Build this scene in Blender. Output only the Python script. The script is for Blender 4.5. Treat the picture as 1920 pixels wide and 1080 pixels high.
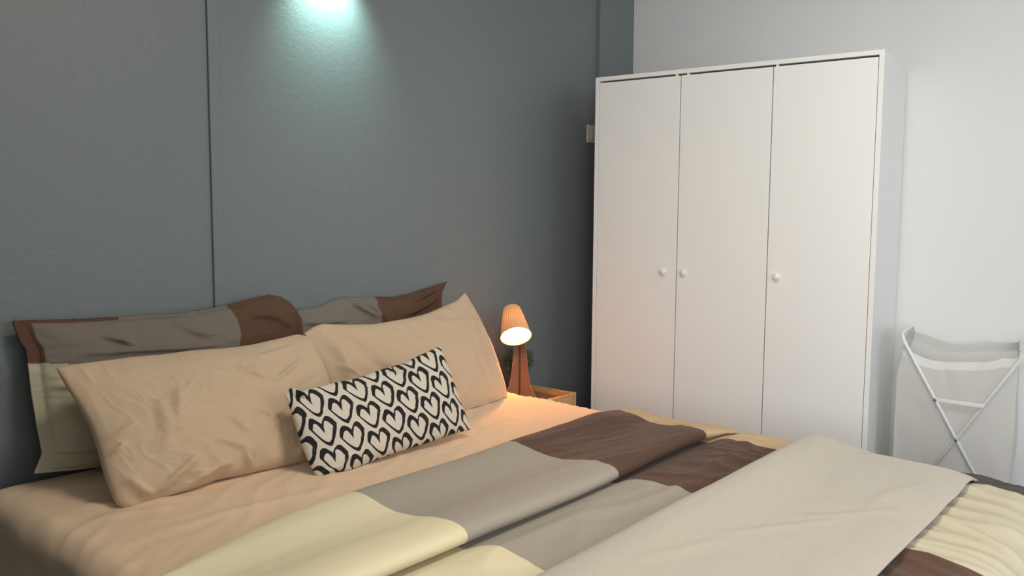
import bpy, bmesh, math, random
import numpy as np
from mathutils import Vector, Matrix

for o in list(bpy.data.objects): bpy.data.objects.remove(o)
S = bpy.context.scene
COL = S.collection
R = math.radians
random.seed(4)

# ------------------------------------------------------------------ camera
# room frame: corner of the blue wall (y=0) and the white wall (x=0), z up
CAM = Vector((-3.686, -2.378, 1.152))
YAW, PITCH, ROLL, FPX = R(49.12), R(5.104), R(0.345), 1513.28
fwd = Vector((math.sin(YAW)*math.cos(PITCH), math.cos(YAW)*math.cos(PITCH), -math.sin(PITCH)))
rgt0 = Vector((math.cos(YAW), -math.sin(YAW), 0)); up0 = rgt0.cross(fwd)
rgt = math.cos(ROLL)*rgt0 + math.sin(ROLL)*up0
upv = -math.sin(ROLL)*rgt0 + math.cos(ROLL)*up0
cd = bpy.data.cameras.new('camera'); cam = bpy.data.objects.new('camera', cd); COL.objects.link(cam)
cam.matrix_world = Matrix(((rgt.x, upv.x, -fwd.x, CAM.x), (rgt.y, upv.y, -fwd.y, CAM.y), (rgt.z, upv.z, -fwd.z, CAM.z), (0, 0, 0, 1)))
cd.sensor_width = 36; cd.lens = 36*FPX/1920; cd.clip_start = .05
S.camera = cam

# ------------------------------------------------------------------ view, world, lights
S.view_settings.view_transform = 'Standard'; S.view_settings.look = 'None'
S.view_settings.gamma = 1; S.view_settings.use_curve_mapping = False
S.view_settings.exposure = -0.10
w = bpy.data.worlds.new('world'); S.world = w; w.use_nodes = True
bg = w.node_tree.nodes['Background']; bg.inputs[0].default_value = (.75, .87, 1, 1); bg.inputs[1].default_value = 1.0

def area(name, loc, target, sx, sy, power, col):
    l = bpy.data.lights.new(name, 'AREA'); l.shape = 'RECTANGLE'; l.size = sx; l.size_y = sy; l.energy = power; l.color = col
    o = bpy.data.objects.new(name, l); COL.objects.link(o); o.location = loc
    o.rotation_euler = (Vector(target)-Vector(loc)).to_track_quat('-Z', 'Y').to_euler(); return o
# daylight entering by two windows behind the camera, one in the alcove at the left, one in the wall opposite the bed head
area('alcove_daylight', (-4.93, -3.1, 1.5), (-1.0, -1.6, .75), 1.5, 1.25, 84, (1, 1, .985))
area('window_daylight', (-1.6, -4.14, 1.5), (-1.2, -1.4, .7), 1.7, 1.3, 17, (.86, .93, 1))
# added warm overhead fill in the middle of the room, no fixture
area('overhead_fill', (-2.3, -1.9, 2.62), (-2.3, -1.9, 0), .5, .5, 29, (1, .89, .74))

def at(u, v, n, c):
    """photo pixel -> point on the plane n.P = c"""
    d = fwd + rgt*((u-960)/FPX) + upv*((540-v)/FPX); n = Vector(n)
    return CAM + d*((c - n.dot(CAM))/n.dot(d))

# ------------------------------------------------------------------ materials
def mat(name, col, rough=.8, bump=0, scale=60, detail=4, sheen=0, var=0, varscale=3, metal=0, stretch=(1, 1, 1), dist=.002, coat=0, spec=.5, bump2=None):
    m = bpy.data.materials.new(name); m.use_nodes = True; nt = m.node_tree; N = nt.nodes; L = nt.links
    b = N['Principled BSDF']; b.inputs['Base Color'].default_value = (*col, 1); b.inputs['Roughness'].default_value = rough
    b.inputs['Metallic'].default_value = metal; b.inputs['Sheen Weight'].default_value = sheen; b.inputs['Coat Weight'].default_value = coat
    b.inputs['Specular IOR Level'].default_value = spec
    tc = N.new('ShaderNodeTexCoord'); mp = N.new('ShaderNodeMapping'); mp.inputs['Scale'].default_value = stretch
    L.new(tc.outputs['Object'], mp.inputs[0])
    if var:
        n = N.new('ShaderNodeTexNoise'); n.inputs['Scale'].default_value = varscale; n.inputs['Detail'].default_value = 4
        L.new(mp.outputs[0], n.inputs['Vector'])
        r = N.new('ShaderNodeValToRGB'); e = r.color_ramp.elements
        e[0].position = .3; e[1].position = .7
        e[0].color = (*[c*(1-var) for c in col], 1); e[1].color = (*[min(1, c*(1+var)) for c in col], 1)
        L.new(n.outputs['Fac'], r.inputs[0]); L.new(r.outputs[0], b.inputs['Base Color'])
    prev = None
    for sc, ds in ([(scale, dist*bump)] if bump else []) + ([bump2] if bump2 else []):
        n = N.new('ShaderNodeTexNoise'); n.inputs['Scale'].default_value = sc; n.inputs['Detail'].default_value = detail
        L.new(mp.outputs[0], n.inputs['Vector'])
        bp = N.new('ShaderNodeBump'); bp.inputs['Strength'].default_value = 1; bp.inputs['Distance'].default_value = ds
        L.new(n.outputs['Fac'], bp.inputs['Height'])
        if prev: L.new(prev.outputs[0], bp.inputs['Normal'])
        prev = bp
    if prev: L.new(prev.outputs[0], b.inputs['Normal'])
    return m
def lin(r, g, b): return tuple(((c/255+.055)/1.055)**2.4 if c > 10 else c/255/12.92 for c in (r, g, b))
M = {}
M['blue'] = mat('blue_paint', lin(116, 124, 127), .42, 1, 55, 5, bump2=(220, .0006), dist=.0016, spec=.5)
M['white_wall'] = mat('white_paint', lin(225, 226, 227), .75, 1, 90, dist=.0004)
M['ceiling'] = mat('ceiling_paint', lin(215, 213, 205), .9)
M['floor'] = mat('floor_laminate', lin(62, 52, 44), .5, var=.25, varscale=6, stretch=(1, 12, 1))
M['wardrobe'] = mat('white_foil', lin(236, 236, 234), .38, .3, 200, dist=.0002)
M['wardrobe_side'] = M['wardrobe']
M['sheet'] = mat('peach_sheet', lin(228, 198, 166), .85, 1, 26, 5, dist=.0016, sheen=.2, spec=.15)
M['beige'] = mat('beige_cotton', lin(201, 177, 149), .85, 1, 22, 5, dist=.0016, sheen=.2, spec=.15)
M['band_beige'] = mat('duvet_beige', lin(196, 172, 138), .85, 1, 26, 5, dist=.001, spec=.15)
M['cream'] = mat('duvet_cream', lin(220, 209, 176), .85, 1, 22, 5, dist=.0012, sheen=.1, spec=.15)
M['lgrey'] = mat('duvet_light_grey', lin(160, 152, 139), .85, 1, 22, 5, dist=.0012, sheen=.1, spec=.15)
M['brown'] = mat('duvet_brown', lin(88, 64, 52), .85, 1, 22, 5, dist=.0012, sheen=.1, spec=.15)
M['charcoal'] = mat('duvet_charcoal', lin(84, 78, 80), .85, 1, 22, 5, dist=.0012, spec=.15)
M['sham_grey'] = mat('sham_grey', lin(122, 114, 106), .85, 1, 22, 5, dist=.0014, spec=.15)
M['sham_brown'] = mat('sham_brown', lin(96, 72, 58), .85, 1, 22, 5, dist=.0014, spec=.15)
M['sham_rust'] = mat('sham_rust', lin(92, 62, 48), .85)
M['sham_green'] = mat('sham_pale_green', lin(188, 184, 160), .85, 1, 22, 5, dist=.0014, spec=.15)
M['throw'] = mat('throw_fleece', lin(170, 161, 143), .95, 1, 300, 6, dist=.002, sheen=.5, bump2=(35, .002))
M['bamboo'] = mat('bamboo', lin(205, 160, 108), .45, .5, 60, dist=.0006, var=.18, varscale=14, stretch=(1, 1, 9))
M['tray'] = mat('tray_panel', lin(120, 108, 96), .5)
M['lampwood'] = mat('lamp_cardboard_brown', lin(104, 86, 72), .7, var=.06, varscale=30)
M['lampedge'] = mat('lamp_edge_pale', lin(226, 190, 150), .6)
M['dark'] = mat('dark_base', lin(38, 38, 42), .8)
M['black'] = mat('black_plastic', lin(30, 28, 28), .5)
M['white_metal'] = mat('white_powder_coat', lin(228, 230, 228), .35)
M['screw'] = mat('steel', lin(150, 150, 150), .3, metal=1)
M['switch'] = mat('switch_plastic', lin(214, 208, 196), .4)
M['leaf'] = mat('leaf', lin(84, 98, 52), .6, var=.35, varscale=40)
M['stem'] = mat('stem', lin(70, 60, 36), .7)
M['pot'] = mat('pot', lin(196, 192, 184), .5)
M['darkmetal'] = mat('fixture_metal', lin(120, 122, 120), .4)

def shade_mat():
    m = bpy.data.materials.new('lamp_shade_translucent'); m.use_nodes = True; nt = m.node_tree; N = nt.nodes; L = nt.links
    N.remove(N['Principled BSDF']); d = N.new('ShaderNodeBsdfDiffuse'); t = N.new('ShaderNodeBsdfTranslucent'); x = N.new('ShaderNodeMixShader')
    d.inputs[0].default_value = (.86, .52, .27, 1); t.inputs[0].default_value = (.9, .55, .28, 1); x.inputs[0].default_value = .0025
    L.new(d.outputs[0], x.inputs[1]); L.new(t.outputs[0], x.inputs[2]); L.new(x.outputs[0], N['Material Output'].inputs[0]); return m
M['shade'] = shade_mat()
def bag_mat():
    m = bpy.data.materials.new('hamper_translucent_fabric'); m.use_nodes = True; nt = m.node_tree; N = nt.nodes; L = nt.links
    N.remove(N['Principled BSDF']); d = N.new('ShaderNodeBsdfDiffuse'); t = N.new('ShaderNodeBsdfTranslucent'); x = N.new('ShaderNodeMixShader')
    tr = N.new('ShaderNodeBsdfTransparent'); y = N.new('ShaderNodeMixShader')
    d.inputs[0].default_value = (.82, .81, .79, 1); t.inputs[0].default_value = (.8, .8, .78, 1); x.inputs[0].default_value = .35; y.inputs[0].default_value = .28
    L.new(d.outputs[0], x.inputs[1]); L.new(t.outputs[0], x.inputs[2]); L.new(x.outputs[0], y.inputs[1]); L.new(tr.outputs[0], y.inputs[2])
    L.new(y.outputs[0], N['Material Output'].inputs[0]); return m
M['bag'] = bag_mat()
M['bag_hem'] = mat('hamper_hem', lin(222, 224, 222), .8)
def emit(name, col, s):
    m = bpy.data.materials.new(name); m.use_nodes = True; b = m.node_tree.nodes['Principled BSDF']
    b.inputs['Emission Color'].default_value = (*col, 1); b.inputs['Emission Strength'].default_value = s; b.inputs['Base Color'].default_value = (*col, 1); return m
M['bulb'] = emit('bulb_glow', (1, .38, .095), 560)

# ------------------------------------------------------------------ object helpers
def link(name, me, parent=None):
    o = bpy.data.objects.new(name, me); COL.objects.link(o)
    if parent: o.parent = parent
    return o
def thing(name, label, cat, loc=(0, 0, 0), rz=0, group=None):
    o = bpy.data.objects.new(name, None); COL.objects.link(o); o.location = loc; o.rotation_euler = (0, 0, rz); o.empty_display_size = .05
    return tag(o, label, cat, group)
def tag(o, label, cat, group=None):
    o['label'] = label; o['category'] = cat
    if group: o['group'] = group
    return o
def structure(o): o['kind'] = 'structure'; return o
def obj(name, bm, m, parent=None, smooth=False, bevel=0, segs=2):
    me = bpy.data.meshes.new(name); bmesh.ops.recalc_face_normals(bm, faces=bm.faces); bm.to_mesh(me); bm.free()
    for x in (m if isinstance(m, list) else [m]): me.materials.append(x)
    if smooth: me.polygons.foreach_set('use_smooth', [True]*len(me.polygons))
    o = link(name, me, parent)
    if bevel:
        b = o.modifiers.new('bevel', 'BEVEL'); b.width = bevel; b.segments = segs; b.limit_method = 'ANGLE'
    return o
def box(bm, x0, x1, y0, y1, z0, z1):
    v = [bm.verts.new(p) for p in ((x0, y0, z0), (x1, y0, z0), (x1, y1, z0), (x0, y1, z0), (x0, y0, z1), (x1, y0, z1), (x1, y1, z1), (x0, y1, z1))]
    for f in ((0, 1, 2, 3), (4, 5, 6, 7), (0, 1, 5, 4), (1, 2, 6, 5), (2, 3, 7, 6), (3, 0, 4, 7)): bm.faces.new([v[i] for i in f])
def bx(*a): bm = bmesh.new(); box(bm, *a); return bm
def tube(bm, pts, r, n=12, caps=True):
    pts = [Vector(p) for p in pts]; rings = []
    for i, p in enumerate(pts):
        t = (pts[min(i+1, len(pts)-1)]-pts[max(i-1, 0)]).normalized()
        a = t.orthogonal() if i == 0 else (a - t*a.dot(t)); a.normalize(); b = t.cross(a)
        rr = r[i] if isinstance(r, (list, tuple)) else r
        rings.append([bm.verts.new(p + (a*math.cos(k*2*math.pi/n)+b*math.sin(k*2*math.pi/n))*rr) for k in range(n)])
    for i in range(len(rings)-1):
        for k in range(n): bm.faces.new((rings[i][k], rings[i][(k+1) % n], rings[i+1][(k+1) % n], rings[i+1][k]))
    if caps: bm.faces.new(rings[0]); bm.faces.new(rings[-1])
def lathe(bm, prof, n=32, mtx=Matrix()):
    rings = [[bm.verts.new(mtx @ Vector((r*math.cos(k*2*math.pi/n), r*math.sin(k*2*math.pi/n), z))) for k in range(n)] for r, z in prof]
    for i in range(len(rings)-1):
        for k in range(n): bm.faces.new((rings[i][k], rings[i][(k+1) % n], rings[i+1][(k+1) % n], rings[i+1][k]))
    return rings
def np_mesh(name, V, F, mats, midx=None, parent=None, smooth=True):
    me = bpy.data.meshes.new(name)
    V = np.asarray(V, float); F = np.asarray(F, int)
    me.vertices.add(len(V)); me.vertices.foreach_set('co', V.ravel())
    me.loops.add(F.size); me.loops.foreach_set('vertex_index', F.ravel())
    me.polygons.add(len(F)); me.polygons.foreach_set('loop_start', np.arange(0, F.size, 4)); me.polygons.foreach_set('loop_total', np.full(len(F), 4))
    for m in mats: me.materials.append(m)
    if midx is not None: me.polygons.foreach_set('material_index', np.asarray(midx, int).ravel())
    me.update(calc_edges=True); me.validate()
    if smooth: me.polygons.foreach_set('use_smooth', [True]*len(me.polygons))
    return link(name, me, parent)

# ------------------------------------------------------------------ numpy noise
_rng = np.random.RandomState(7); _perm = _rng.permutation(256); _perm = np.concatenate([_perm]*3)
_g = _rng.rand(256)*2*np.pi; _gx = np.cos(_g); _gy = np.sin(_g)
def perlin(x, y):
    xi = np.floor(x).astype(int); yi = np.floor(y).astype(int); xf = x-xi; yf = y-yi; xi &= 255; yi &= 255
    f = lambda t: t*t*t*(t*(t*6-15)+10)
    def g(a, b, dx, dy): h = _perm[_perm[a & 255]+(b & 255)]; return _gx[h]*dx+_gy[h]*dy
    u = f(xf); v = f(yf)
    a = g(xi, yi, xf, yf)*(1-u)+g(xi+1, yi, xf-1, yf)*u
    b = g(xi, yi+1, xf, yf-1)*(1-u)+g(xi+1, yi+1, xf-1, yf-1)*u
    return (a*(1-v)+b*v)*1.5
def fbm(x, y, o=3): return sum(perlin(x*2**i+17*i, y*2**i+9*i)/2**i for i in range(o))
def ridge(x, y): return 1-np.minimum(1, np.abs(perlin(x, y))*2.6)      # thin crests
def seg_fold(X, Y, a, b, w, h):
    """a crease of height h running from a to b, tapered at both ends"""
    ax, ay = a; bx_, by_ = b; dx, dy = bx_-ax, by_-ay; L = math.hypot(dx, dy)
    t = ((X-ax)*dx+(Y-ay)*dy)/L/L; d = ((X-ax)*dy-(Y-ay)*dx)/L
    d = d + .25*w*np.sin(t*5+ax*20)
    return h*np.exp(-(d/w)**2)*np.clip(4*t*(1-t), 0, 1)**.7*((t > 0) & (t < 1))

# ------------------------------------------------------------------ the room
XL, YF, ZC = -4.9, -4.1, 2.68
structure(obj('floor', bx(XL, .15, YF-.15, .15, -.1, 0), M['floor']))
structure(obj('ceiling', bx(XL, .15, YF-.15, .15, ZC, ZC+.1), M['ceiling']))
structure(obj('wall_back', bx(XL, .15, 0, .15, 0, ZC), M['blue']))
structure(obj('wall_right', bx(0, .15, YF, 0, 0, ZC), M['white_wall']))
bm = bmesh.new()                                        # unseen block added at the left, shading the bed side and wall
box(bm, XL-.15, -3.66, -2.08, .15, 0, ZC)
structure(obj('wall_left_blocker', bm, M['blue']))
bm = bmesh.new(); ly0, ly1 = -3.9, -2.3
box(bm, XL-.15, XL, YF-.15, ly0, 0, ZC); box(bm, XL-.15, XL, ly1, -2.08, 0, ZC)
box(bm, XL-.15, XL, ly0, ly1, 0, .85); box(bm, XL-.15, XL, ly0, ly1, 2.15, ZC)
structure(obj('wall_alcove', bm, M['white_wall']))
bm = bmesh.new()
for a in ((ly0, ly1, .85, .90), (ly0, ly1, 2.10, 2.15), (ly0, ly0+.05, .90, 2.10), (ly1-.05, ly1, .90, 2.10), (-3.125, -3.075, .90, 2.10)):
    box(bm, XL-.01, XL+.04, a[0], a[1], a[2], a[3])
structure(obj('window_2', bm, M['white_metal']))
bm = bmesh.new()                                        # wall behind the camera with its window opening
wx0, wx1, wz0, wz1 = -2.5, -.7, .8, 2.2
box(bm, XL, wx0, YF-.15, YF, 0, ZC); box(bm, wx1, .15, YF-.15, YF, 0, ZC)
box(bm, wx0, wx1, YF-.15, YF, 0, wz0); box(bm, wx0, wx1, YF-.15, YF, wz1, ZC)
structure(obj('wall_front', bm, M['white_wall']))
bm = bmesh.new()
for a in ((wx0, wx1, wz0, wz0+.05), (wx0, wx1, wz1-.05, wz1), (wx0, wx0+.05, wz0+.05, wz1-.05), (wx1-.05, wx1, wz0+.05, wz1-.05), (-1.625, -1.575, wz0+.05, wz1-.05)):
    box(bm, a[0], a[1], YF-.04, YF+.01, a[2], a[3])
structure(obj('window_1', bm, M['white_metal']))
# raised strips on the blue wall
bm = bmesh.new(); box(bm, -2.383, -2.345, -.009, .001, 0, ZC)
structure(obj('trim_1', bm, M['blue'], bevel=.004, segs=3))
bm = bmesh.new(); box(bm, -.306, -.001, -.022, .001, 0, ZC)
structure(obj('trim_2', bm, M['blue'], bevel=.003))

# ------------------------------------------------------------------ wardrobe, slightly askew to the white wall
WR = R(7.5)
wd = thing('wardrobe', 'tall white wardrobe with three plain doors against the white wall', 'wardrobe', (-.7125, -.2834, 0), WR)
WW, WD, WH, T = 1.17, .55, 1.76, .018        # local: +x into the wardrobe, -y along its front
obj('side_panel', bx(0, WD, -T, 0, 0, WH), M['wardrobe'], wd, bevel=.0012)
obj('side_panel', bx(0, WD, -WW, -WW+T, 0, WH), M['wardrobe'], wd, bevel=.0012)
obj('top_panel', bx(0, WD, -WW+T, -T, WH-T, WH), M['wardrobe'], wd, bevel=.0012)
obj('bottom_panel', bx(.01, WD, -WW+T, -T, .05, .05+T), M['wardrobe'], wd, bevel=.0012)
obj('plinth', bx(.03, .045, -WW+T, -T, 0, .05), M['wardrobe'], wd)
obj('back_panel', bx(WD-.008, WD-.003, -WW+T, -T, .05+T, WH-T), M['wardrobe'], wd)
dw = (WW-2*T)/3
for i in range(3):
    y1 = -T - i*dw; g = .0018
    gr = .0022 if i == 0 else g
    d = obj('door', bx(.001, .017, y1-dw+gr, y1-g, .056, WH-T-.0075), M['wardrobe'], wd, bevel=.001)
    ky = (-.339, -.430, -.814)[i]
    bm = bmesh.new(); mx = Matrix.Translation((.001, ky, .920)) @ Matrix.Rotation(-math.pi/2, 4, 'Y')
    rs = lathe(bm, [(.009, 0), (.009, .004), (.0125, .006), (.0135, .009), (.0135, .013), (.012, .015), (.0001, .0155)], 20, mx)
    obj('knob', bm, M['wardrobe'], d, smooth=True)
for hy in (-T-dw+.02, -T-dw-.03, -T-2*dw-.014):
    obj('door_damper', bx(.003, .016, hy-.005, hy+.005, WH-T-.0075, WH-T), M['white_metal'], wd)

# ------------------------------------------------------------------ wall switch by the wardrobe
sw = thing('wall_switch', 'off-white switch plate on the blue wall, half behind the wardrobe', 'switch', (-.345, 0, 1.562))
obj('plate', bx(-.040, .046, -.010, 0, -.045, .043), M['switch'], sw, bevel=.003)
obj('rocker', bx(-.014, .020, -.014, -.010, -.03, .03), M['switch'], sw, bevel=.0015)

# ------------------------------------------------------------------ wall lamp just above the picture
wl = thing('wall_lamp', 'wall lamp throwing pale green light down the blue wall', 'lamp', (-1.93, 0, 2.06))
obj('back_plate', bx(-.05, .05, -.012, 0, -.04, .06), M['darkmetal'], wl, bevel=.004)
bm = bmesh.new(); lathe(bm, [(.0001, .07), (.045, .07), (.05, .06), (.05, -.04), (.046, -.04), (.046, .055), (.0001, .06)], 32, Matrix.Translation((0, -.115, 0)))
obj('shade', bm, M['darkmetal'], wl, smooth=True)
bm = bmesh.new(); tube(bm, [(0, -.01, .02), (0, -.07, .02)], .01); obj('arm', bm, M['darkmetal'], wl)
sl = bpy.data.lights.new('wall_lamp_light', 'SPOT'); sl.energy = 26; sl.color = (.62, 1, .86); sl.spot_size = R(104); sl.spot_blend = .9; sl.shadow_soft_size = .03
so = bpy.data.objects.new('wall_lamp_light', sl); COL.objects.link(so); so.location = (-1.93, -.115, 2.04); so.rotation_euler = (R(44), R(0), 0)

# ------------------------------------------------------------------ bed
BX0, BX1, BY0, BY1, BZ0, BZ1 = -3.065, -1.240, -2.06, -.03, .235, .445
def rounded(x0, x1, y0, y1, z0, z1, r, step):
    """dense rounded box as numpy quads"""
    V, F = [], []
    def face(o, a, b, na, nb):
        base = len(V)
        for i in range(na+1):
            for j in range(nb+1): V.append(o + a*(i/na) + b*(j/nb))
        for i in range(na):
            for j in range(nb): k = base+i*(nb+1)+j; F.append((k, k+nb+1, k+nb+2, k+1))
    c0 = np.array((x0, y0, z0), float); X = np.array((x1-x0, 0, 0.)); Y = np.array((0, y1-y0, 0.)); Z = np.array((0, 0, z1-z0))
    nx, ny, nz = [max(6, int(np.linalg.norm(q)/step)) for q in (X, Y, Z)]
    face(c0+Z, X, Y, nx, ny); face(c0, Y, X, ny, nx); face(c0, X, Z, nx, nz); face(c0+Y, Z, X, nz, nx); face(c0, Z, Y, nz, ny); face(c0+X, Y, Z, ny, nz)
    V = np.array(V); lo = np.array((x0, y0, z0))+r; hi = np.array((x1, y1, z1))-r
    C = np.clip(V, lo, hi); D = V-C; n = np.linalg.norm(D, axis=1, keepdims=True); n[n == 0] = 1; D /= n
    return C+D*r, D, np.array(F)
bed = thing('bed', 'low double bed in a peach fitted sheet, head against the blue wall', 'bed', (0, 0, 0))
obj('bed_base', bx(-3.02, -1.29, -2.02, -.04, .12, .232), M['dark'], bed, bevel=.01)
for lx in (-2.9, -1.38):
    for ly in (-.14, -1.9): bm = bmesh.new(); lathe(bm, [(.0001, 0), (.022, 0), (.03, .12), (.0001, .12)], 20, Matrix.Translation((lx, ly, 0))); obj('leg', bm, M['dark'], bed, smooth=True)
V, D, F = rounded(BX0, BX1, BY0, BY1, BZ0, BZ1, .055, .011)
X, Y, Z = V.T
top = np.clip((Z-.40)/.04, 0, 1)
dz = .0026*fbm(X*3.2, Y*5, 3) + .0032*ridge((X+.4*Y)*4, (Y-.5*X)*11+.6*perlin(X*4, Y*4))
rip = .0019*np.sin((Y*.94+X*.30)*2*np.pi/.036+2.2*perlin(X*3, Y*3))*np.clip((X+1.9)/.3, 0, 1)
for a, b, wd_, h in (((-2.9, -.62), (-2.35, -.72), .022, .006), ((-2.95, -.45), (-2.8, -.52), .02, .006), ((-3.0, -.30), (-2.7, -.52), .02, .007), ((-2.98, -.15), (-2.6, -.36), .03, .006), ((-2.4, -.6), (-2.2, -.8), .012, .004),
                     ((-2.0, -.62), (-1.75, -.66), .01, .004), ((-2.05, -.66), (-1.8, -.72), .012, .004), ((-1.8, -.55), (-1.6, -.66), .01, .005), ((-1.86, -.57), (-1.72, -.70), .009, .004), ((-1.75, -.52), (-1.5, -.6), .01, .004)):
    dz = dz + seg_fold(X, Y, a, b, wd_, h)
side = np.clip((.43-Z)/.06, 0, 1)
ds = .010*fbm(X*5+Y*3.5, Z*4+Y*1.2, 2)*side + .006*ridge(Y*2.2+Z*9, Z*5-Y*3)*side
ds = ds*np.clip((-Y-.05)/.1, 0, 1)
P = V + D*ds[:, None]; P[:, 2] += (dz+rip)*top
# mattress edge softly uneven where the crest rolls over
P[:, 0] += .018*perlin(Y*3.1+4, Z*0+.3)*np.clip((-2.95-X)/.08, 0, 1)
sheet = np_mesh('fitted_sheet', P, F, [M['sheet']], parent=bed)
sheet['label'] = 'peach fitted sheet over the mattress'

# ------------------------------------------------------------------ pillows
def resample(pts, n):
    p = np.array([tuple(q) for q in pts], float); s = np.r_[0, np.cumsum(np.linalg.norm(np.diff(p, axis=0), axis=1))]; s /= s[-1]
    t = np.linspace(0, 1, n); lin_ = np.stack([np.interp(t, s, p[:, i]) for i in range(3)], 1)
    k = max(1, n//70)                                       # round the corners of the traced seam
    for _ in range(2):
        pad = np.vstack([2*lin_[0]-lin_[k:0:-1], lin_, 2*lin_[-1]-lin_[-2:-k-2:-1]])
        lin_ = np.stack([np.convolve(pad[:, i], np.ones(2*k+1)/(2*k+1), 'valid') for i in range(3)], 1)
    return lin_
def coons(top, right, bottom, left, nu, nv):
    """top, bottom: left->right; left, right: top->bottom"""
    T_, B_ = resample(top, nu), resample(bottom, nu); L_, R_ = resample(left, nv), resample(right, nv)
    for a, b, i, j in ((T_, L_, 0, 0), (T_, R_, -1, 0), (B_, L_, 0, -1), (B_, R_, -1, -1)):
        m = (a[i]+b[j])/2; a[i] = m; b[j] = m
    u = np.linspace(0, 1, nu)[None, :, None]; v = np.linspace(0, 1, nv)[:, None, None]
    P = (1-v)*T_[None]+v*B_[None]+(1-u)*L_[:, None]+u*R_[:, None] - ((1-u)*(1-v)*T_[0]+u*(1-v)*T_[-1]+(1-u)*v*B_[0]+u*v*B_[-1])
    return P
def pillow(name, label, px, plane, thick, back, nu, nv, mats, matfn=None, relief=None, power=.42, group=None, flange=None, parent=None, sag=1.0, colorfn=None, relamp=1.25):
    n = Vector(plane[0]).normalized(); c = n.dot(Vector(plane[1]))
    E = [[at(u, v, n, c) for u, v in px[k]] for k in ('top', 'right', 'bottom', 'left')]
    P = coons(*E, nu, nv); n = np.array(n)
    U, W = np.meshgrid(np.linspace(-1, 1, nu), np.linspace(-1, 1, nv))
    fu, fv = flange or (1, 1)
    a = np.clip(1-(U/fu)**2, 0, 1); b = np.clip(1-(W/fv)**2, 0, 1)
    prof = (a**power)*(b**power)*(1+.18*W*sag)
    rel = relief(U, W, P)*relamp if relief else 0
    seam = np.clip(np.minimum(1-np.abs(U), (1-np.abs(W)))*9, 0, 1)
    A = P + n*(prof*thick + rel*(.25+.75*seam))[..., None]
    Bk = P - n*(prof*back)[..., None]
    A[..., 2] = np.maximum(A[..., 2], .4475); Bk[..., 2] = np.maximum(Bk[..., 2], .4475)
    idx = np.arange(nu*nv).reshape(nv, nu); bidx = idx.copy(); inner = np.zeros((nv, nu), bool); inner[1:-1, 1:-1] = True
    bidx[inner] = nu*nv+np.arange(inner.sum())
    Vv = np.vstack([A.reshape(-1, 3), Bk[inner]])
    f = lambda I: np.stack([I[:-1, :-1], I[1:, :-1], I[1:, 1:], I[:-1, 1:]], -1).reshape(-1, 4)
    F1 = f(idx); F2 = f(bidx)[:, ::-1]
    uc = (U[:-1, :-1]+U[1:, 1:])/2; wc = (W[:-1, :-1]+W[1:, 1:])/2
    mi = matfn(uc, wc).ravel() if matfn else np.zeros(len(F1), int)
    o = np_mesh(name, Vv, np.vstack([F1, F2]), mats, np.r_[mi, mi], parent)
    if colorfn is not None:
        colr = colorfn(U, W); colA = np.ones((len(Vv), 4)); colA[:nu*nv, :3] = colr.reshape(-1, 3); colA[nu*nv:, :3] = colr[inner]
        ca = o.data.color_attributes.new('pattern', 'FLOAT_COLOR', 'POINT'); ca.data.foreach_set('color', colA.ravel())
    if label: tag(o, label, 'pillow', group)
    return o
def crumple(U, W, ang, sx, sy, amp, seed=0):
    """soft creases running along direction ang, patchy"""
    ca, sa = math.cos(ang), math.sin(ang); a = U*ca*1.5+W*sa; b = -U*sa*1.5+W*ca
    a = a+.15*perlin(U*2+seed, W*2+3); b = b+.12*perlin(U*2.5+seed+5, W*2.5)
    n = 1-np.minimum(1, np.abs(perlin(a*sx+seed*3.3, b*sy+seed*1.7))*3.2)
    return .55*amp*n**1.5*np.clip(perlin(U*1.7+seed*2.1, W*1.7+seed)+.45, 0, 1)
def gathers(U, W, k=34, amp=.004, side=1, ph=0):
    """puckers running in from the bottom (side=1) or top seam"""
    d = (1-side*W)
    return amp*np.sin(U*k+ph+2.5*perlin(U*3+ph, W*1.5))*np.exp(-d*4.5)*np.clip(perlin(U*2.3+ph, U*0+.7)+.6, 0, 1.4)

# two patchwork shams standing against the blue wall
def rel_bl(U, W, P):
    r = .003*fbm(U*3, W*2, 3)+crumple(U, W, .1, 1.4, 6, .004, 3)+crumple(U, W, -.4, 1.6, 6, .003, 6)
    for a, b, w_, h in (((-.55, -.75), (-.4, -.55), .03, .012), ((-.75, -.5), (.2, -.48), .035, .010), ((-.1, -.85), (.15, -.6), .04, .010), ((.45, -.8), (.8, -.6), .05, .012), ((-.85, -.35), (.1, -.28), .03, .006),
                        ((-.95, .72), (-.55, .70), .03, .014), ((-.9, -.15), (-.7, -.05), .04, .008), ((-.82, .3), (-.78, -.2), .04, .006)): r = r+seg_fold(U, W, a, b, w_, h)
    return r
def mf_bl(u, w):
    m = np.where(u > .335+.02*np.sin(w*7), 1, 0)
    m = np.where(w > -.42+.16*(u+1), 3, m)
    m = np.where((u < -.91) & (w < -.42), 2, m)
    m = np.where((w < -.955) & (u < -.42), 2, m)
    return m
pillow('patchwork_pillow', 'grey and brown patchwork pillow at the left, against the blue wall', dict(
    top=[(22, 602), (60, 600), (110, 599), (165, 597), (215, 594), (265, 591), (330, 588), (380, 581), (430, 571), (470, 560), (505, 552), (530, 557), (550, 572), (566, 598)],
    right=[(566, 598), (572, 690), (575, 780), (575, 850)],
    bottom=[(62, 889), (130, 882), (200, 870), (350, 838), (575, 800)],
    left=[(22, 602), (36, 640), (48, 655), (52, 690), (58, 740), (68, 800), (78, 850), (62, 889)]),
    ((0, -1, .20), (-2.5, -.125, .46)), .060, .035, 220, 130, [M['sham_grey'], M['sham_brown'], M['sham_rust'], M['sham_green']], mf_bl, rel_bl, group='patchwork pillows against the wall', flange=(.93, .95))
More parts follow.
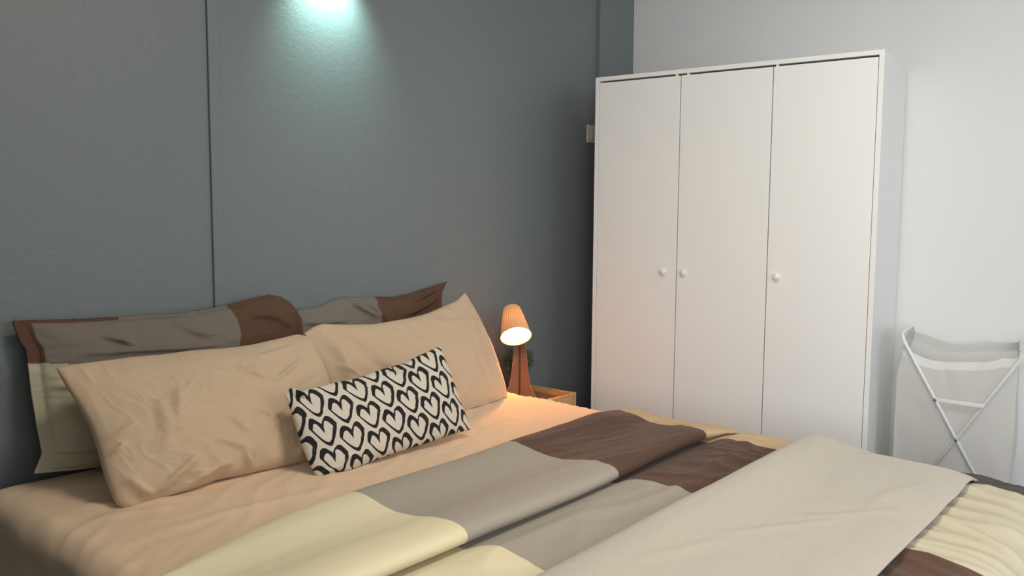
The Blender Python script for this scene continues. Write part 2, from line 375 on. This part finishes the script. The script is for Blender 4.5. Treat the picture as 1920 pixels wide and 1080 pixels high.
def rel_br(U, W, P):
    r = .003*fbm(U*3+9, W*2, 3)+crumple(U, W, .9, 1.4, 6, .004, 5)
    for a, b, w_, h in (((-.35, -.95), (.0, -.6), .03, .014), ((-.2, -.95), (.1, -.55), .03, .012), ((-.9, -.8), (-.4, -.6), .04, .012), ((.3, -.62), (.9, -.72), .04, .016), ((.35, -.45), (.8, -.52), .05, .014), ((.5, -.8), (.85, -.9), .03, .012)): r = r+seg_fold(U, W, a, b, w_, h)
    return r
def mf_br(u, w): return np.where(u > .0+.06*(w+.8), 1, 0)
pillow('patchwork_pillow', 'grey and brown patchwork pillow standing behind the right-hand beige pillow', dict(
    top=[(545, 590), (565, 578), (600, 574), (625, 563), (645, 558), (685, 558), (705, 556), (735, 557), (765, 551), (800, 540), (838, 528)],
    right=[(838, 528), (829, 548), (828, 575), (838, 640), (850, 745)],
    bottom=[(560, 822), (700, 785), (850, 745)],
    left=[(545, 590), (550, 690), (560, 822)]),
    ((0, -1, .16), (-1.8, -.075, .46)), .055, .03, 180, 120, [M['sham_grey'], M['sham_brown']], mf_br, rel_br, group='patchwork pillows against the wall', flange=(.94, .96))

# two beige pillows leaning on them
def rel_fl(U, W, P):
    r = .003*fbm(U*2.5, W*1.8, 3)+gathers(U, W, 26, .007, 1, 1)+crumple(U, W, .5, 1.4, 6, .0045, 1)+crumple(U, W, -.9, 1.2, 5, .004, 4)+crumple(U, W, 1.3, 1.5, 7, .003, 7)
    for a, b, w_, h in (((-.42, -.35), (-.5, .25), .05, .012), ((-.55, -.25), (-.62, .45), .05, .009), ((.15, -.55), (.3, -.3), .03, .009), ((.35, -.25), (.75, -.55), .03, .008), ((.5, -.1), (.85, -.3), .03, .006), ((.1, .1), (.35, .45), .03, .007), ((-.1, .2), (.05, .5), .03, .006),
                        ((-.75, .95), (-.4, .6), .05, .013), ((-.6, .98), (-.1, .85), .04, .010), ((-.9, .6), (-.8, .98), .04, .012), ((-.98, .1), (-.75, .0), .05, .007), ((.02, .98), (.0, .70), .03, .010), ((.5, .95), (.55, .6), .04, .008), ((.75, .3), (.8, .9), .03, .007), ((.62, .2), (.68, .8), .03, .006),
                        ((-.25, .45), (.1, .8), .04, .008), ((-.98, .3), (-.86, .2), .03, .008), ((.35, -.72), (.75, -.78), .03, .006)): r = r+seg_fold(U, W, a, b, w_, h)
    return r
pillow('beige_pillow', 'plump plain beige pillow at the left, propped in front of patchwork pillow', dict(
    top=[(105, 691), (135, 684), (180, 679), (240, 672), (300, 667), (350, 660), (420, 655), (470, 648), (520, 636), (555, 627), (582, 633)],
    right=[(582, 633), (600, 672), (614, 710), (628, 770), (636, 855)],
    bottom=[(238, 956), (262, 950), (300, 939), (345, 925), (375, 913), (405, 900), (470, 889), (540, 878), (636, 857)],
    left=[(105, 691), (122, 722), (145, 758), (168, 800), (182, 840), (192, 880), (204, 915), (216, 945), (238, 956)]),
    ((0, -1, .64), (-2.85, -.435, .452)), .078, .05, 240, 140, [M['beige']], None, rel_fl, group='plain beige pillows')
def rel_fr(U, W, P):
    r = .003*fbm(U*2.5+5, W*1.8+3, 3)+crumple(U, W, 1.3, 1.2, 6, .004, 2)+crumple(U, W, .6, 1.2, 5, .003, 9)+gathers(U, W, 26, .005, 1, 4)+gathers(U, W, 30, .004, -1, 2)
    for a, b, w_, h in (((-.82, -.8), (-.86, .5), .05, .016), ((-.68, -.7), (-.3, .5), .08, -.012), ((-.9, -.3), (-.55, .4), .03, .008), ((.82, -.6), (.72, -.15), .02, .010), ((.93, -.5), (.9, .1), .03, .008), ((.55, -.2), (.62, .7), .03, .006), ((.7, .0), (.75, .8), .025, .006), ((.45, .1), (.5, .9), .03, .005),
                        ((.3, -.85), (.9, -.5), .05, .006), ((.85, .3), (.95, .9), .03, .007)): r = r+seg_fold(U, W, a, b, w_, h)
    return r
pillow('beige_pillow', 'plain beige pillow at the right with one raised pointed corner, next to lamp', dict(
    top=[(570, 625), (588, 612), (603, 607), (650, 609), (700, 608), (735, 602), (765, 597), (800, 588), (830, 575), (855, 564), (872, 548)],
    right=[(872, 548), (884, 570), (897, 595), (910, 625), (921, 650), (935, 690), (945, 720), (952, 745)],
    bottom=[(645, 828), (760, 802), (870, 779), (920, 762), (952, 745)],
    left=[(570, 625), (583, 655), (600, 690), (620, 750), (645, 828)]),
    ((0, -1, .33), (-1.4, -.325, .452)), .070, .045, 220, 140, [M['beige']], None, rel_fr, group='plain beige pillows')

# ------------------------------------------------------------------ small cushion with a hand-drawn heart print
def heart_sd(x, y, notch=.30, dip=0):
    """negative inside a heart: tip at (0,-1), lobes up to about y=.84"""
    ax = np.abs(x); c = np.clip(ax, 0, 1)
    top_ = .84-(.84-notch)*np.clip(1-c/.48, 0, 1)**1.7-.62*np.clip((c-.48)/.52, 0, 1)**2.4
    bot = -1+1.22*c**1.5
    return np.maximum(np.maximum(y-top_, bot-y), ax-1.0)
def hearts(U, W):
    u = (U+1)/2; v = (W+1)/2                             # v grows downwards
    cx, cy = .127, .330
    wob = .0022*perlin(u*34, v*17)
    ink = np.zeros_like(u, bool)
    for ci in range(-1, 10):
        for cj in range(-2, 5):
            x0 = .110+ci*cx; y0 = .165+cj*cy+ci*.152-round(ci*.152/cy)*cy
            h = math.sin(ci*12.9+cj*78.2)*43758.5; h -= math.floor(h)
            dx = (u-x0+wob)/.0715; dy = -(v-y0+wob*2)/.176
            th = R(-6+10*h); rx = dx*math.cos(th)-dy*math.sin(th)*1.1; ry = dx*math.sin(th)/1.1+dy*math.cos(th)
            k = (np.abs(dx) < 1.6) & (np.abs(dy) < 1.6)
            o_ = heart_sd(rx*(1+.04*math.sin(ci)), ry, .44) < 0
            inner = heart_sd((rx+.06)/.71, (ry+.06)/(.70+.05*np.tanh(rx*8)), -.15) < 0
            dry = (perlin(u*330+ci, v*110+cj) > .72) & (rx > .5)
            ink |= k & o_ & ~inner & ~dry
    return ink
def heart_cols(U, W):
    i = hearts(U, W)[..., None]; return np.where(i, np.array(lin(24, 22, 24)), np.array(lin(208, 200, 186)))
hm = bpy.data.materials.new('heart_print'); hm.use_nodes = True
_b = hm.node_tree.nodes['Principled BSDF']; _b.inputs['Roughness'].default_value = .9
_a = hm.node_tree.nodes.new('ShaderNodeVertexColor'); _a.layer_name = 'pattern'; hm.node_tree.links.new(_a.outputs[0], _b.inputs['Base Color'])
def rel_c(U, W, P):
    r = .002*fbm(U*3, W*2, 3)+gathers(U, W, 30, .003, 1, 5)
    for a, b, w_, h in (((-.9, -.8), (-.8, -.95), .05, .012), ((-.8, .95), (-.65, .6), .05, .006), ((-.95, .9), (-.75, .8), .04, .006), ((.1, -.85), (.5, -.75), .05, .007)): r = r+seg_fold(U, W, a, b, w_, h)
    return r
pl = Vector((-.10, -1, .40))
cu = pillow('heart_cushion', None, dict(
    top=[(535, 740), (541, 730), (547, 726), (561, 733), (590, 727), (620, 719), (670, 709), (710, 694), (757, 681), (795, 662), (825, 649)],
    right=[(825, 649), (830, 667), (847, 712), (860, 752), (876, 790), (884, 805)],
    bottom=[(597, 897), (632, 892), (660, 882), (695, 866), (745, 848), (807, 829), (845, 815), (884, 805)],
    left=[(535, 740), (547, 775), (567, 837), (585, 880), (597, 897)]),
    (pl, (-2.405, -.578, .452)), .055, .03, 760, 420, [hm], None, rel_c, power=.40, colorfn=heart_cols)
tag(cu, 'small cushion printed with black hand-drawn hearts, lying on the sheet before the pillows', 'cushion')

# ------------------------------------------------------------------ duvet
XR, XLF, RB, RV = -1.40, -3.02, .185, .045
def across(s):
    """arc length across the bed -> x and drop below the top"""
    a = np.clip((s-XR)/RB, 0, 1.50); x = np.where(s < XR, s, XR+RB*np.sin(a)); z = -RV*(1-np.cos(a)); ex = np.clip(s-XR-1.5*RB, 0, None)
    z = z-ex*.998; x = x+ex*.07
    a = np.clip((XLF-s)/.085, 0, 1.50); x = np.where(s > XLF, x, XLF-.085*np.sin(a)); z = z-.085*(1-np.cos(a)); ex = np.clip(XLF-s-1.5*.085, 0, None)
    return x-ex*.05, z-ex*.998
# profile along the bed (y, z): hem underside, hem roll, folded-back band, crease, lower layer, foot
prof = [(-1.170, .470), (-1.215, .469), (-1.243, .472), (-1.254, .482), (-1.252, .496), (-1.238, .506), (-1.20, .509), (-1.15, .504), (-1.09, .490), (-1.03, .484), (-.98, .490), (-.93, .500), (-.885, .501), (-.856, .492), (-.842, .476), (-.850, .461), (-.88, .4585)]
prof += [(y, .459) for y in np.arange(-.93, -1.26, -.04)] + [(-1.262, .464), (-1.275, .472), (-1.31, .482), (-1.37, .484), (-1.45, .478), (-1.55, .470), (-1.65, .470), (-1.8, .468), (-1.95, .472), (-2.05, .472), (-2.10, .46), (-2.135, .43), (-2.15, .38), (-2.155, .25)]
pr = np.array(prof); sl_ = np.r_[0, np.cumsum(np.linalg.norm(np.diff(pr, axis=0), axis=1))]
st = .0052; nt_ = int(sl_[-1]/st); tt = np.linspace(0, sl_[-1], nt_); PY = np.interp(tt, sl_, pr[:, 0]); PZ = np.interp(tt, sl_, pr[:, 1])
k5 = np.ones(7)/7; PY = np.convolve(np.pad(PY, 3, 'edge'), k5, 'valid'); PZ = np.convolve(np.pad(PZ, 3, 'edge'), k5, 'valid')
ss = np.arange(XLF-.30, XR+.36, .0060)
Sg, Tg = np.meshgrid(ss, tt); Yg = np.repeat(PY[:, None], len(ss), 1).copy(); Zg = np.repeat(PZ[:, None], len(ss), 1).copy()
Xg, Dz = across(Sg)
tc_ = sl_[14]                                           # crease position along the profile
band = (Tg < tc_)
b01 = np.clip((tc_-Tg)/.05, 0, 1)*np.clip(Tg/.10, 0, 1)
# band puffiness and creases
flat = .35+.65*np.clip((-1.30-Sg)/.22, 0, 1)
Zg = .460+(Zg-.460)*np.where(Zg > .46, flat, 1)
Zg += band*b01*(.004*fbm(Sg*2.2, Yg*3, 2)+.0045*ridge(Sg*2.2+Yg*2, Yg*10+Sg*2.2)*np.clip((Sg+2.2)/.4, .1, 1)+.0016*ridge(Sg*5+Yg*2, Yg*24+Sg*7)*np.clip((Sg+2.2)/.4, .2, 1))
Yg += (Tg < tc_+.03)*(.010*perlin(Sg*1.7+3, Sg*0+.4))                   # wavering crease and hem
Yg -= .10*np.clip((-2.60-Sg)/.42, 0, 1)**1.5*np.exp(-np.clip(np.abs(Tg-tc_)-.05, 0, None)/.10)   # the folded edge slants off at the left
low = ~band
lw = np.clip((Tg-tc_-.42)/.06, 0, 1)
bw = np.clip((Sg+2.05)/.15, 0, 1)
wr = .005*fbm(Sg*1.6, Yg*4.2, 3)+(1-bw)*.008*ridge(Sg*1.5+1.1*Yg, Yg*6.5-Sg*1.2+.5*perlin(Sg*3, Yg*3))+.002*ridge(Sg*4+2*Yg, Yg*11+Sg*3)
wr = wr+bw*(.007*ridge(Sg*7.5+Yg*1.5, Yg*1.6+.5*perlin(Sg*2, Yg*3))+.004*ridge(Sg*13+Yg*4, Yg*3))
farw = np.clip((-1.80-Yg)/.08, 0, 1)
wr = wr*(1-farw)+farw*(.009*ridge(Sg*8+Yg*1.2, Yg*1.8+.5*perlin(Sg*3, Yg*3))+.006*ridge(Sg*14-Yg*3, Yg*2.6+3)+.003*fbm(Sg*5, Yg*3, 2))
bridge = np.exp(-((Tg-tc_-.455)/.04)**2)
Zg += low*lw*wr
for a, b, w_, h in (((-1.95, -1.40), (-1.45, -1.42), .018, .009), ((-1.9, -1.47), (-1.5, -1.52), .016, .008), ((-2.3, -1.35), (-1.7, -1.50), .02, .008), ((-1.62, -1.30), (-1.35, -1.42), .016, .008)):
    Zg += low*seg_fold(Sg, Yg, a, b, w_, h)
Zg += Dz
# keep the hanging side from swinging into the mattress
hang = np.clip(-Dz/.12, 0, 1)
Xg += np.sign(Sg+2)*hang*(.010+.008*np.sin(Yg*21+2*perlin(Yg*3, Sg*2)))
# colour blocks follow the weave
sc = (Sg[:-1, :-1]+Sg[1:, 1:])/2; tcn = (Tg[:-1, :-1]+Tg[1:, 1:])/2; yc = (Yg[:-1, :-1]+Yg[1:, 1:])/2
bd = tcn < tc_
e3 = np.where(bd, -1.465+(yc+1.22)*.22, -1.455)
mi = np.where(sc < -2.525, 0, np.where(sc < -1.965, 1, np.where(sc < e3, 2, 3)))
far = (~bd) & (yc < -1.72)
mi = np.where(far, np.where(sc < -1.965, 2, np.where(sc < -1.40, 5, 4)), mi)
mi = np.where((~bd) & (sc > XR-.04) & ~far, 3, mi)
I = np.arange(Sg.size).reshape(Sg.shape); F = np.stack([I[:-1, :-1], I[1:, :-1], I[1:, 1:], I[:-1, 1:]], -1).reshape(-1, 4)
M['yellow_cream'] = mat('duvet_pale_yellow', lin(190, 182, 160), .85, 1, 22, 5, dist=.0012, spec=.15)
dv = np_mesh('duvet', np.stack([Xg, Yg, Zg], -1).reshape(-1, 3), F, [M['cream'], M['lgrey'], M['brown'], M['band_beige'], M['charcoal'], M['yellow_cream']], mi.ravel())
so_ = dv.modifiers.new('thickness', 'SOLIDIFY'); so_.thickness = .004; so_.offset = 0
tag(dv, 'duvet in cream, grey and brown blocks, its top edge folded back across the bed', 'duvet')

# ------------------------------------------------------------------ fleece throw across the foot of the bed
prof = [(-1.62, .492), (-1.57, .492), (-1.535, .495), (-1.518, .508), (-1.524, .526), (-1.550, .538), (-1.59, .538), (-1.64, .524), (-1.69, .514), (-1.75, .513), (-1.82, .511), (-1.89, .510), (-1.935, .504), (-1.955, .496)]
pr = np.array(prof); sl_ = np.r_[0, np.cumsum(np.linalg.norm(np.diff(pr, axis=0), axis=1))]
tt = np.arange(0, sl_[-1], .006); PY = np.interp(tt, sl_, pr[:, 0]); PZ = np.interp(tt, sl_, pr[:, 1])
PY = np.convolve(np.pad(PY, 2, 'edge'), np.ones(5)/5, 'valid'); PZ = np.convolve(np.pad(PZ, 2, 'edge'), np.ones(5)/5, 'valid')
ss = np.arange(-2.98, -1.315, .007)
Sg, Tg = np.meshgrid(ss, tt); Yg = np.repeat(PY[:, None], len(ss), 1).copy(); Zg = np.repeat(PZ[:, None], len(ss), 1).copy()
Xg = Sg.copy(); e = np.clip((Sg+1.46)/.145, 0, 1); Zg -= .038*e**1.7
Xg += e*(.014*perlin(Tg*9, Tg*0+.2))
Yg += .012*perlin(Sg*2.1+8, Sg*0+.8)*np.clip((-1.52-Yg)/.2, .35, 1)
up_ = np.clip((Tg-.12)/.05, 0, 1)
Zg += up_*(.0055*fbm(Sg*2.4, Yg*3, 3)+.002*ridge(Sg*3+1, Yg*5+Sg*2))
for a, b, w_, h in (((-2.25, -1.66), (-1.95, -1.83), .010, .005), ((-2.05, -1.72), (-1.80, -1.93), .012, .005), ((-2.5, -1.62), (-2.2, -1.7), .012, .004), ((-1.9, -1.84), (-1.6, -1.88), .02, .004), ((-1.50, -1.62), (-1.40, -1.9), .02, .004)):
    Zg += up_*seg_fold(Sg, Yg, a, b, w_, h)
I = np.arange(Sg.size).reshape(Sg.shape); F = np.stack([I[:-1, :-1], I[1:, :-1], I[1:, 1:], I[:-1, 1:]], -1).reshape(-1, 4)
th_ = np_mesh('throw_blanket', np.stack([Xg, Yg, Zg], -1).reshape(-1, 3), F, [M['throw']])
so_ = th_.modifiers.new('thickness', 'SOLIDIFY'); so_.thickness = .007; so_.offset = 0
tag(th_, 'off-white fleece throw laid across the duvet near the bed foot', 'throw blanket')

# ------------------------------------------------------------------ nightstand
NX0, NX1, NY0, NY1, NZ = -1.185, -.868, -.315, -.012, .385
ns = thing('nightstand', 'small bamboo nightstand with a sunken tray top, between bed and wardrobe', 'nightstand', (0, 0, 0))
rt = .014
for (a, b, c, d) in ((NX0, NX1, NY1-rt, NY1), (NX0, NX1, NY0, NY0+rt)):
    obj('rail', bx(a+rt, b-rt, c, d, NZ-.055, NZ-.002), M['bamboo'], ns, bevel=.002)
for (a, b, c, d) in ((NX0, NX0+rt, NY0, NY1), (NX1-rt, NX1, NY0, NY1)):
    obj('rail', bx(a, b, c+rt, d-rt, NZ-.055, NZ-.002), M['bamboo'], ns, bevel=.002)
for a in (NX0, NX1-.02):
    for c in (NY0, NY1-.02): obj('leg', bx(a, a+.02, c, c+.02, 0, NZ), M['bamboo'], ns, bevel=.002)
obj('tray', bx(NX0+rt, NX1-rt, NY0+rt, NY1-rt, NZ-.036, NZ-.028), M['tray'], ns)
obj('lower_shelf', bx(NX0+.004, NX1-.004, NY0+.004, NY1-.004, .12, .132), M['bamboo'], ns, bevel=.002)
TZ = NZ-.028

# ------------------------------------------------------------------ bedside lamp
LB = Vector((-1.040, -.135, TZ))
lamp = thing('table_lamp', 'lit bedside lamp with ribbed orange shade and flared brown stand, on the nightstand', 'lamp', LB)
Hs = .375
fin = [(0, 0), (.064, 0), (.068, .007), (.065, .018), (.056, .034), (.047, .055), (.040, .085), (.034, .125), (.029, .17), (.0245, .22), (.021, .27), (.018, .32), (.016, Hs), (0, Hs)]
def fin_bm(ang, th_=.005):
    bm = bmesh.new(); ca, sa = math.cos(ang), math.sin(ang); n = Vector((-sa, ca, 0))*(th_/2)
    A = [bm.verts.new(Vector((r*ca+.003*ca, r*sa+.003*sa, z))+n) for r, z in fin]; B = [bm.verts.new(Vector((r*ca+.003*ca, r*sa+.003*sa, z))-n) for r, z in fin]
    bm.faces.new(A); bm.faces.new(B[::-1])
    for i in range(len(fin)):
        j = (i+1) % len(fin); bm.faces.new((A[i], B[i], B[j], A[j])).material_index = 1
    return bm
vd = math.atan2(CAM.y-LB.y, CAM.x-LB.x)
for a in (vd+R(78), vd-R(72), vd+R(180)):
    obj('stand_fin', fin_bm(a), [M['lampwood'], M['lampedge']], lamp)
ax_ = Vector((-.395, -.51, -.69)).normalized()
Co = at(967.5, 631, (0, 1, 0), -.19)-LB; Ct = Co-ax_*.150
q = ax_.to_track_quat('Z', 'Y').to_matrix().to_4x4(); mx = Matrix.Translation(Ct) @ q
bm = bmesh.new(); n_ = 144
def rib(r, k, z): return r+(.0011 if k % 4 < 2 else -.0006)
prof = [(.001, .0), (.026, .0005), (.034, .004), (.0372, .010), (.046, .050), (.0555, .100), (.0645, .150)]
rings = []
for r, z in prof: rings.append([bm.verts.new(mx @ Vector(((rib(r, k, z) if r > .036 else r)*math.cos(k*2*math.pi/n_), (rib(r, k, z) if r > .036 else r)*math.sin(k*2*math.pi/n_), z))) for k in range(n_)])
for i in range(len(rings)-1):
    for k in range(n_): bm.faces.new((rings[i][k], rings[i][(k+1) % n_], rings[i+1][(k+1) % n_], rings[i+1][k]))
bm.faces.new(rings[0])
sh = obj('lamp_shade', bm, M['shade'], lamp, smooth=False)
sh['label'] = 'ribbed orange shade glowing from within'
bm = bmesh.new(); lathe(bm, [(.0001, .04), (.013, .04), (.014, .054), (.022, .068), (.0275, .086), (.025, .102), (.014, .112), (.0001, .115)], 24, mx); obj('bulb', bm, M['bulb'], lamp, smooth=True)
bm = bmesh.new(); lathe(bm, [(.0001, .003), (.016, .003), (.016, .040), (.0001, .040)], 20, mx); obj('socket', bm, M['black'], lamp, smooth=True)
bm = bmesh.new(); e0 = Vector((0, 0, Hs-.01)); e1 = Ct+ax_*.0; tube(bm, [e0, (e0+e1)/2+Vector((0, 0, .01)), e1], .006); obj('neck', bm, M['lampwood'], lamp, smooth=True)
bm = bmesh.new(); vv = Vector((math.cos(vd), math.sin(vd), 0)); tube(bm, [vv*.008+Vector((0, 0, .30)), vv*.008+Vector((0, 0, .15)), vv*.009+Vector((0, 0, .02)), Vector((-.02, .02, .003)), Vector((-.07, .08, .003))], .0022, 8); obj('cord', bm, M['black'], lamp, smooth=True)

# ------------------------------------------------------------------ little plant behind the lamp
pt = thing('potted_plant', 'small bushy green plant on the nightstand behind the lamp', 'plant', (-.962, -.066, TZ))
bm = bmesh.new(); lathe(bm, [(.0001, 0), (.026, 0), (.034, .062), (.036, .066), (.032, .066), (.030, .058), (.0001, .056)], 28); obj('pot', bm, M['pot'], pt, smooth=True)
bs = bmesh.new(); bl = bmesh.new(); rnd = random.Random(3)
for i in range(150):
    th1 = rnd.uniform(0, 2*math.pi); ph = rnd.uniform(.05, 1.75); ln = rnd.uniform(.065, .108)
    d = Vector((math.sin(ph)*math.cos(th1), math.sin(ph)*math.sin(th1)*.42, math.cos(ph)*.85))
    p0 = Vector((d.x*.014, d.y*.014, .06)); p1 = Vector((0, 0, .105))+d*ln*.6; p2 = Vector((0, 0, .135))+d*ln
    tube(bs, [p0, p1, p2], .0007, 4)
    for j in range(16):
        t = rnd.uniform(.25, 1.05); p = p1.lerp(p2, t) if t > .5 else p0.lerp(p1, t*2)
        p = p+Vector((rnd.gauss(0, .005), rnd.gauss(0, .003), rnd.gauss(0, .005)))
        if p.y > .045: p.y = .045
        a = Vector((rnd.gauss(0, 1), rnd.gauss(0, 1), rnd.gauss(0, 1))).normalized(); b = a.orthogonal().normalized(); c = a.cross(b); l = rnd.uniform(.005, .0095); wv = l*.42
        vs = [bl.verts.new(p), bl.verts.new(p+a*l*.5+b*wv+c*.0006), bl.verts.new(p+a*l), bl.verts.new(p+a*l*.5-b*wv+c*.0006)]
        bl.faces.new(vs)
obj('stems', bs, M['stem'], pt); fo = obj('foliage', bl, M['leaf'], pt); fo['kind'] = 'stuff'

# ------------------------------------------------------------------ folding laundry hamper by the white wall
HX, HB = -.425, -.085
hp = thing('laundry_hamper', 'white folding laundry hamper with X-shaped tube frame, right of the wardrobe', 'laundry hamper', (0, 0, 0))
yl, yr_, zt, yc_, zc = -1.530, -1.908, .672, -1.714, .345
def bar(x, ya, za, yb, zb): pass
# each U tube: up the front, over the top from front to back, down the back
def utube(ytop, ztop, xf, xb):
    ybot = yc_+(yc_-ytop)*(zc-.02)/(ztop-zc); f = []
    dv_ = Vector((0, ybot-ytop, .02-ztop)).normalized()
    f.append(Vector((xf, ybot, .02)))
    f.append(Vector((xf, ytop, ztop)))
    for k in range(1, 8):
        a = k/8*math.pi/2; f.append(Vector((xf+.05*(1-math.cos(a)), ytop, ztop))-dv_*(.045*math.sin(a)))
    tp = Vector((0, ytop, ztop))-dv_*.045
    f.append(Vector((xf+.05, tp.y, tp.z))); f.append(Vector((xb-.05, tp.y, tp.z)))
    for k in range(1, 8):
        a = math.pi/2-k/8*math.pi/2; f.append(Vector((xb-.05*(1-math.cos(a)), ytop, ztop))-dv_*(.045*math.sin(a)))
    f.append(Vector((xb, ytop, ztop))); f.append(Vector((xb, ybot, .02)))
    return f
bm = bmesh.new(); tube(bm, utube(yl, zt, HX, HB), .0065, 12); obj('frame_tube', bm, M['white_metal'], hp, smooth=True)
bm = bmesh.new(); tube(bm, utube(yr_, zt+.004, HX+.014, HB-.014), .0065, 12); obj('frame_tube', bm, M['white_metal'], hp, smooth=True)
for x in (HX, HB):
    bm = bmesh.new(); s_ = -1 if x == HX else 1
    ya = yl+(yc_-yl)*(.672-.482)/(.672-.345); yb_ = yr_+(yc_-yr_)*(.672-.482)/(.672-.345)
    box(bm, x-.005, x+.003, yb_, ya, .475, .489); obj('cross_bar', bm, M['white_metal'], hp, bevel=.002)
for (y, z) in ((yc_, zc), (yl+(yc_-yl)*(.672-.482)/(.672-.345), .482)):
    bm = bmesh.new(); lathe(bm, [(.0001, -.004), (.005, -.003), (.006, 0), (.006, .004), (.0001, .004)], 16, Matrix.Translation((HX-.010, y, z)) @ Matrix.Rotation(math.pi/2, 4, 'Y')); obj('rivet', bm, M['screw'], hp, smooth=True)
# bag: front, left, back, right walls around, open top with sagging rim, floor at z=.09
bx0, bx1, by0, by1 = HX+.024, HB-.03, -1.893, -1.497
nper = 280; nz = 90
def per(t):
    Lx, Ly = bx1-bx0, by1-by0; d = t*(2*Lx+2*Ly)
    if d < Ly: return bx0, by1-d, 0, d/Ly
    d -= Ly
    if d < Lx: return bx0+d, by0, 1, d/Lx
    d -= Lx
    if d < Ly: return bx1, by0+d, 2, d/Ly
    d -= Ly; return bx1-d, by1, 3, d/Lx
V = []
for j in range(nz+1):
    for i in range(nper):
        x, y, sd, f = per(i/nper); fz = j/nz
        if sd == 0: ztop = .665-.045*math.sin(math.pi*min(1, f*1.15))**.8-.006*math.sin(9*f)
        elif sd == 2: f2 = 1-f; ztop = .692-.030*math.sin(math.pi*f2)**.9+.006*math.sin(11*f2)
        elif sd == 1: ztop = .665+.03*f
        else: ztop = .695-.03*f
        if sd in (1, 3): ztop = max(ztop, .665+.045*math.sin(math.pi*f)**.4)
        z = .07+(ztop-.07)*fz
        bul = math.sin(math.pi*f)*.010*math.sin(math.pi*fz)
        tin = .020*max(0, (fz-.80)/.20)
        if sd == 0: x -= bul*.6-.010*(1-fz)-.012*math.sin(math.pi*f)*max(0, fz-.85)*5; y -= tin*(1-f*1)*1.3; 
        if sd == 1: y -= bul
        if sd == 2: x -= .02*math.sin(math.pi*f)*fz
        if sd == 3: y += bul-tin*1.2
        V.append((x, y, z))
V = np.array(V); X, Y, Z = V.T
w1 = .0035*fbm(Y*7+X*3, Z*4, 3)+.003*ridge(Y*5+Z*3, Z*4-Y*6)
V[:, 0] += w1*np.where(np.abs(X-bx0) < .03, 1, 0); V[:, 1] += w1*np.where(np.abs(X-bx0) >= .03, 1, 0)
F = []; mi = []
for j in range(nz):
    for i in range(nper): F.append((j*nper+i, j*nper+(i+1) % nper, (j+1)*nper+(i+1) % nper, (j+1)*nper+i)); mi.append(1 if j >= nz-4 else 0)
bag = np_mesh('bag', V, F, [M['bag'], M['bag']], mi, hp)
bm = bmesh.new(); vs = [bm.verts.new(tuple(V[i])) for i in range(nper)]; bm.faces.new(vs); obj('bag_floor', bm, M['bag'], hp)
# hem band round the rim
hv = []
for k, (jj, off) in enumerate(((nz-5, .0015), (nz, .0015))):
    for i in range(nper):
        x, y, sd, f = per(i/nper); p = V[jj*nper+i].copy(); nrm = ((-1, 0), (0, -1), (1, 0), (0, 1))[sd]; p[0] += nrm[0]*off; p[1] += nrm[1]*off; hv.append(p)
F = [(i, (i+1) % nper, nper+(i+1) % nper, nper+i) for i in range(nper)]
np_mesh('hem', hv, F, [M['bag_hem']], None, hp)
# the hamper stands parallel to the wardrobe's askew side
for o in hp.children_recursive if hasattr(hp, 'children_recursive') else hp.children:
    for v in o.data.vertices: v.co.y += .14*(v.co.x-HX)
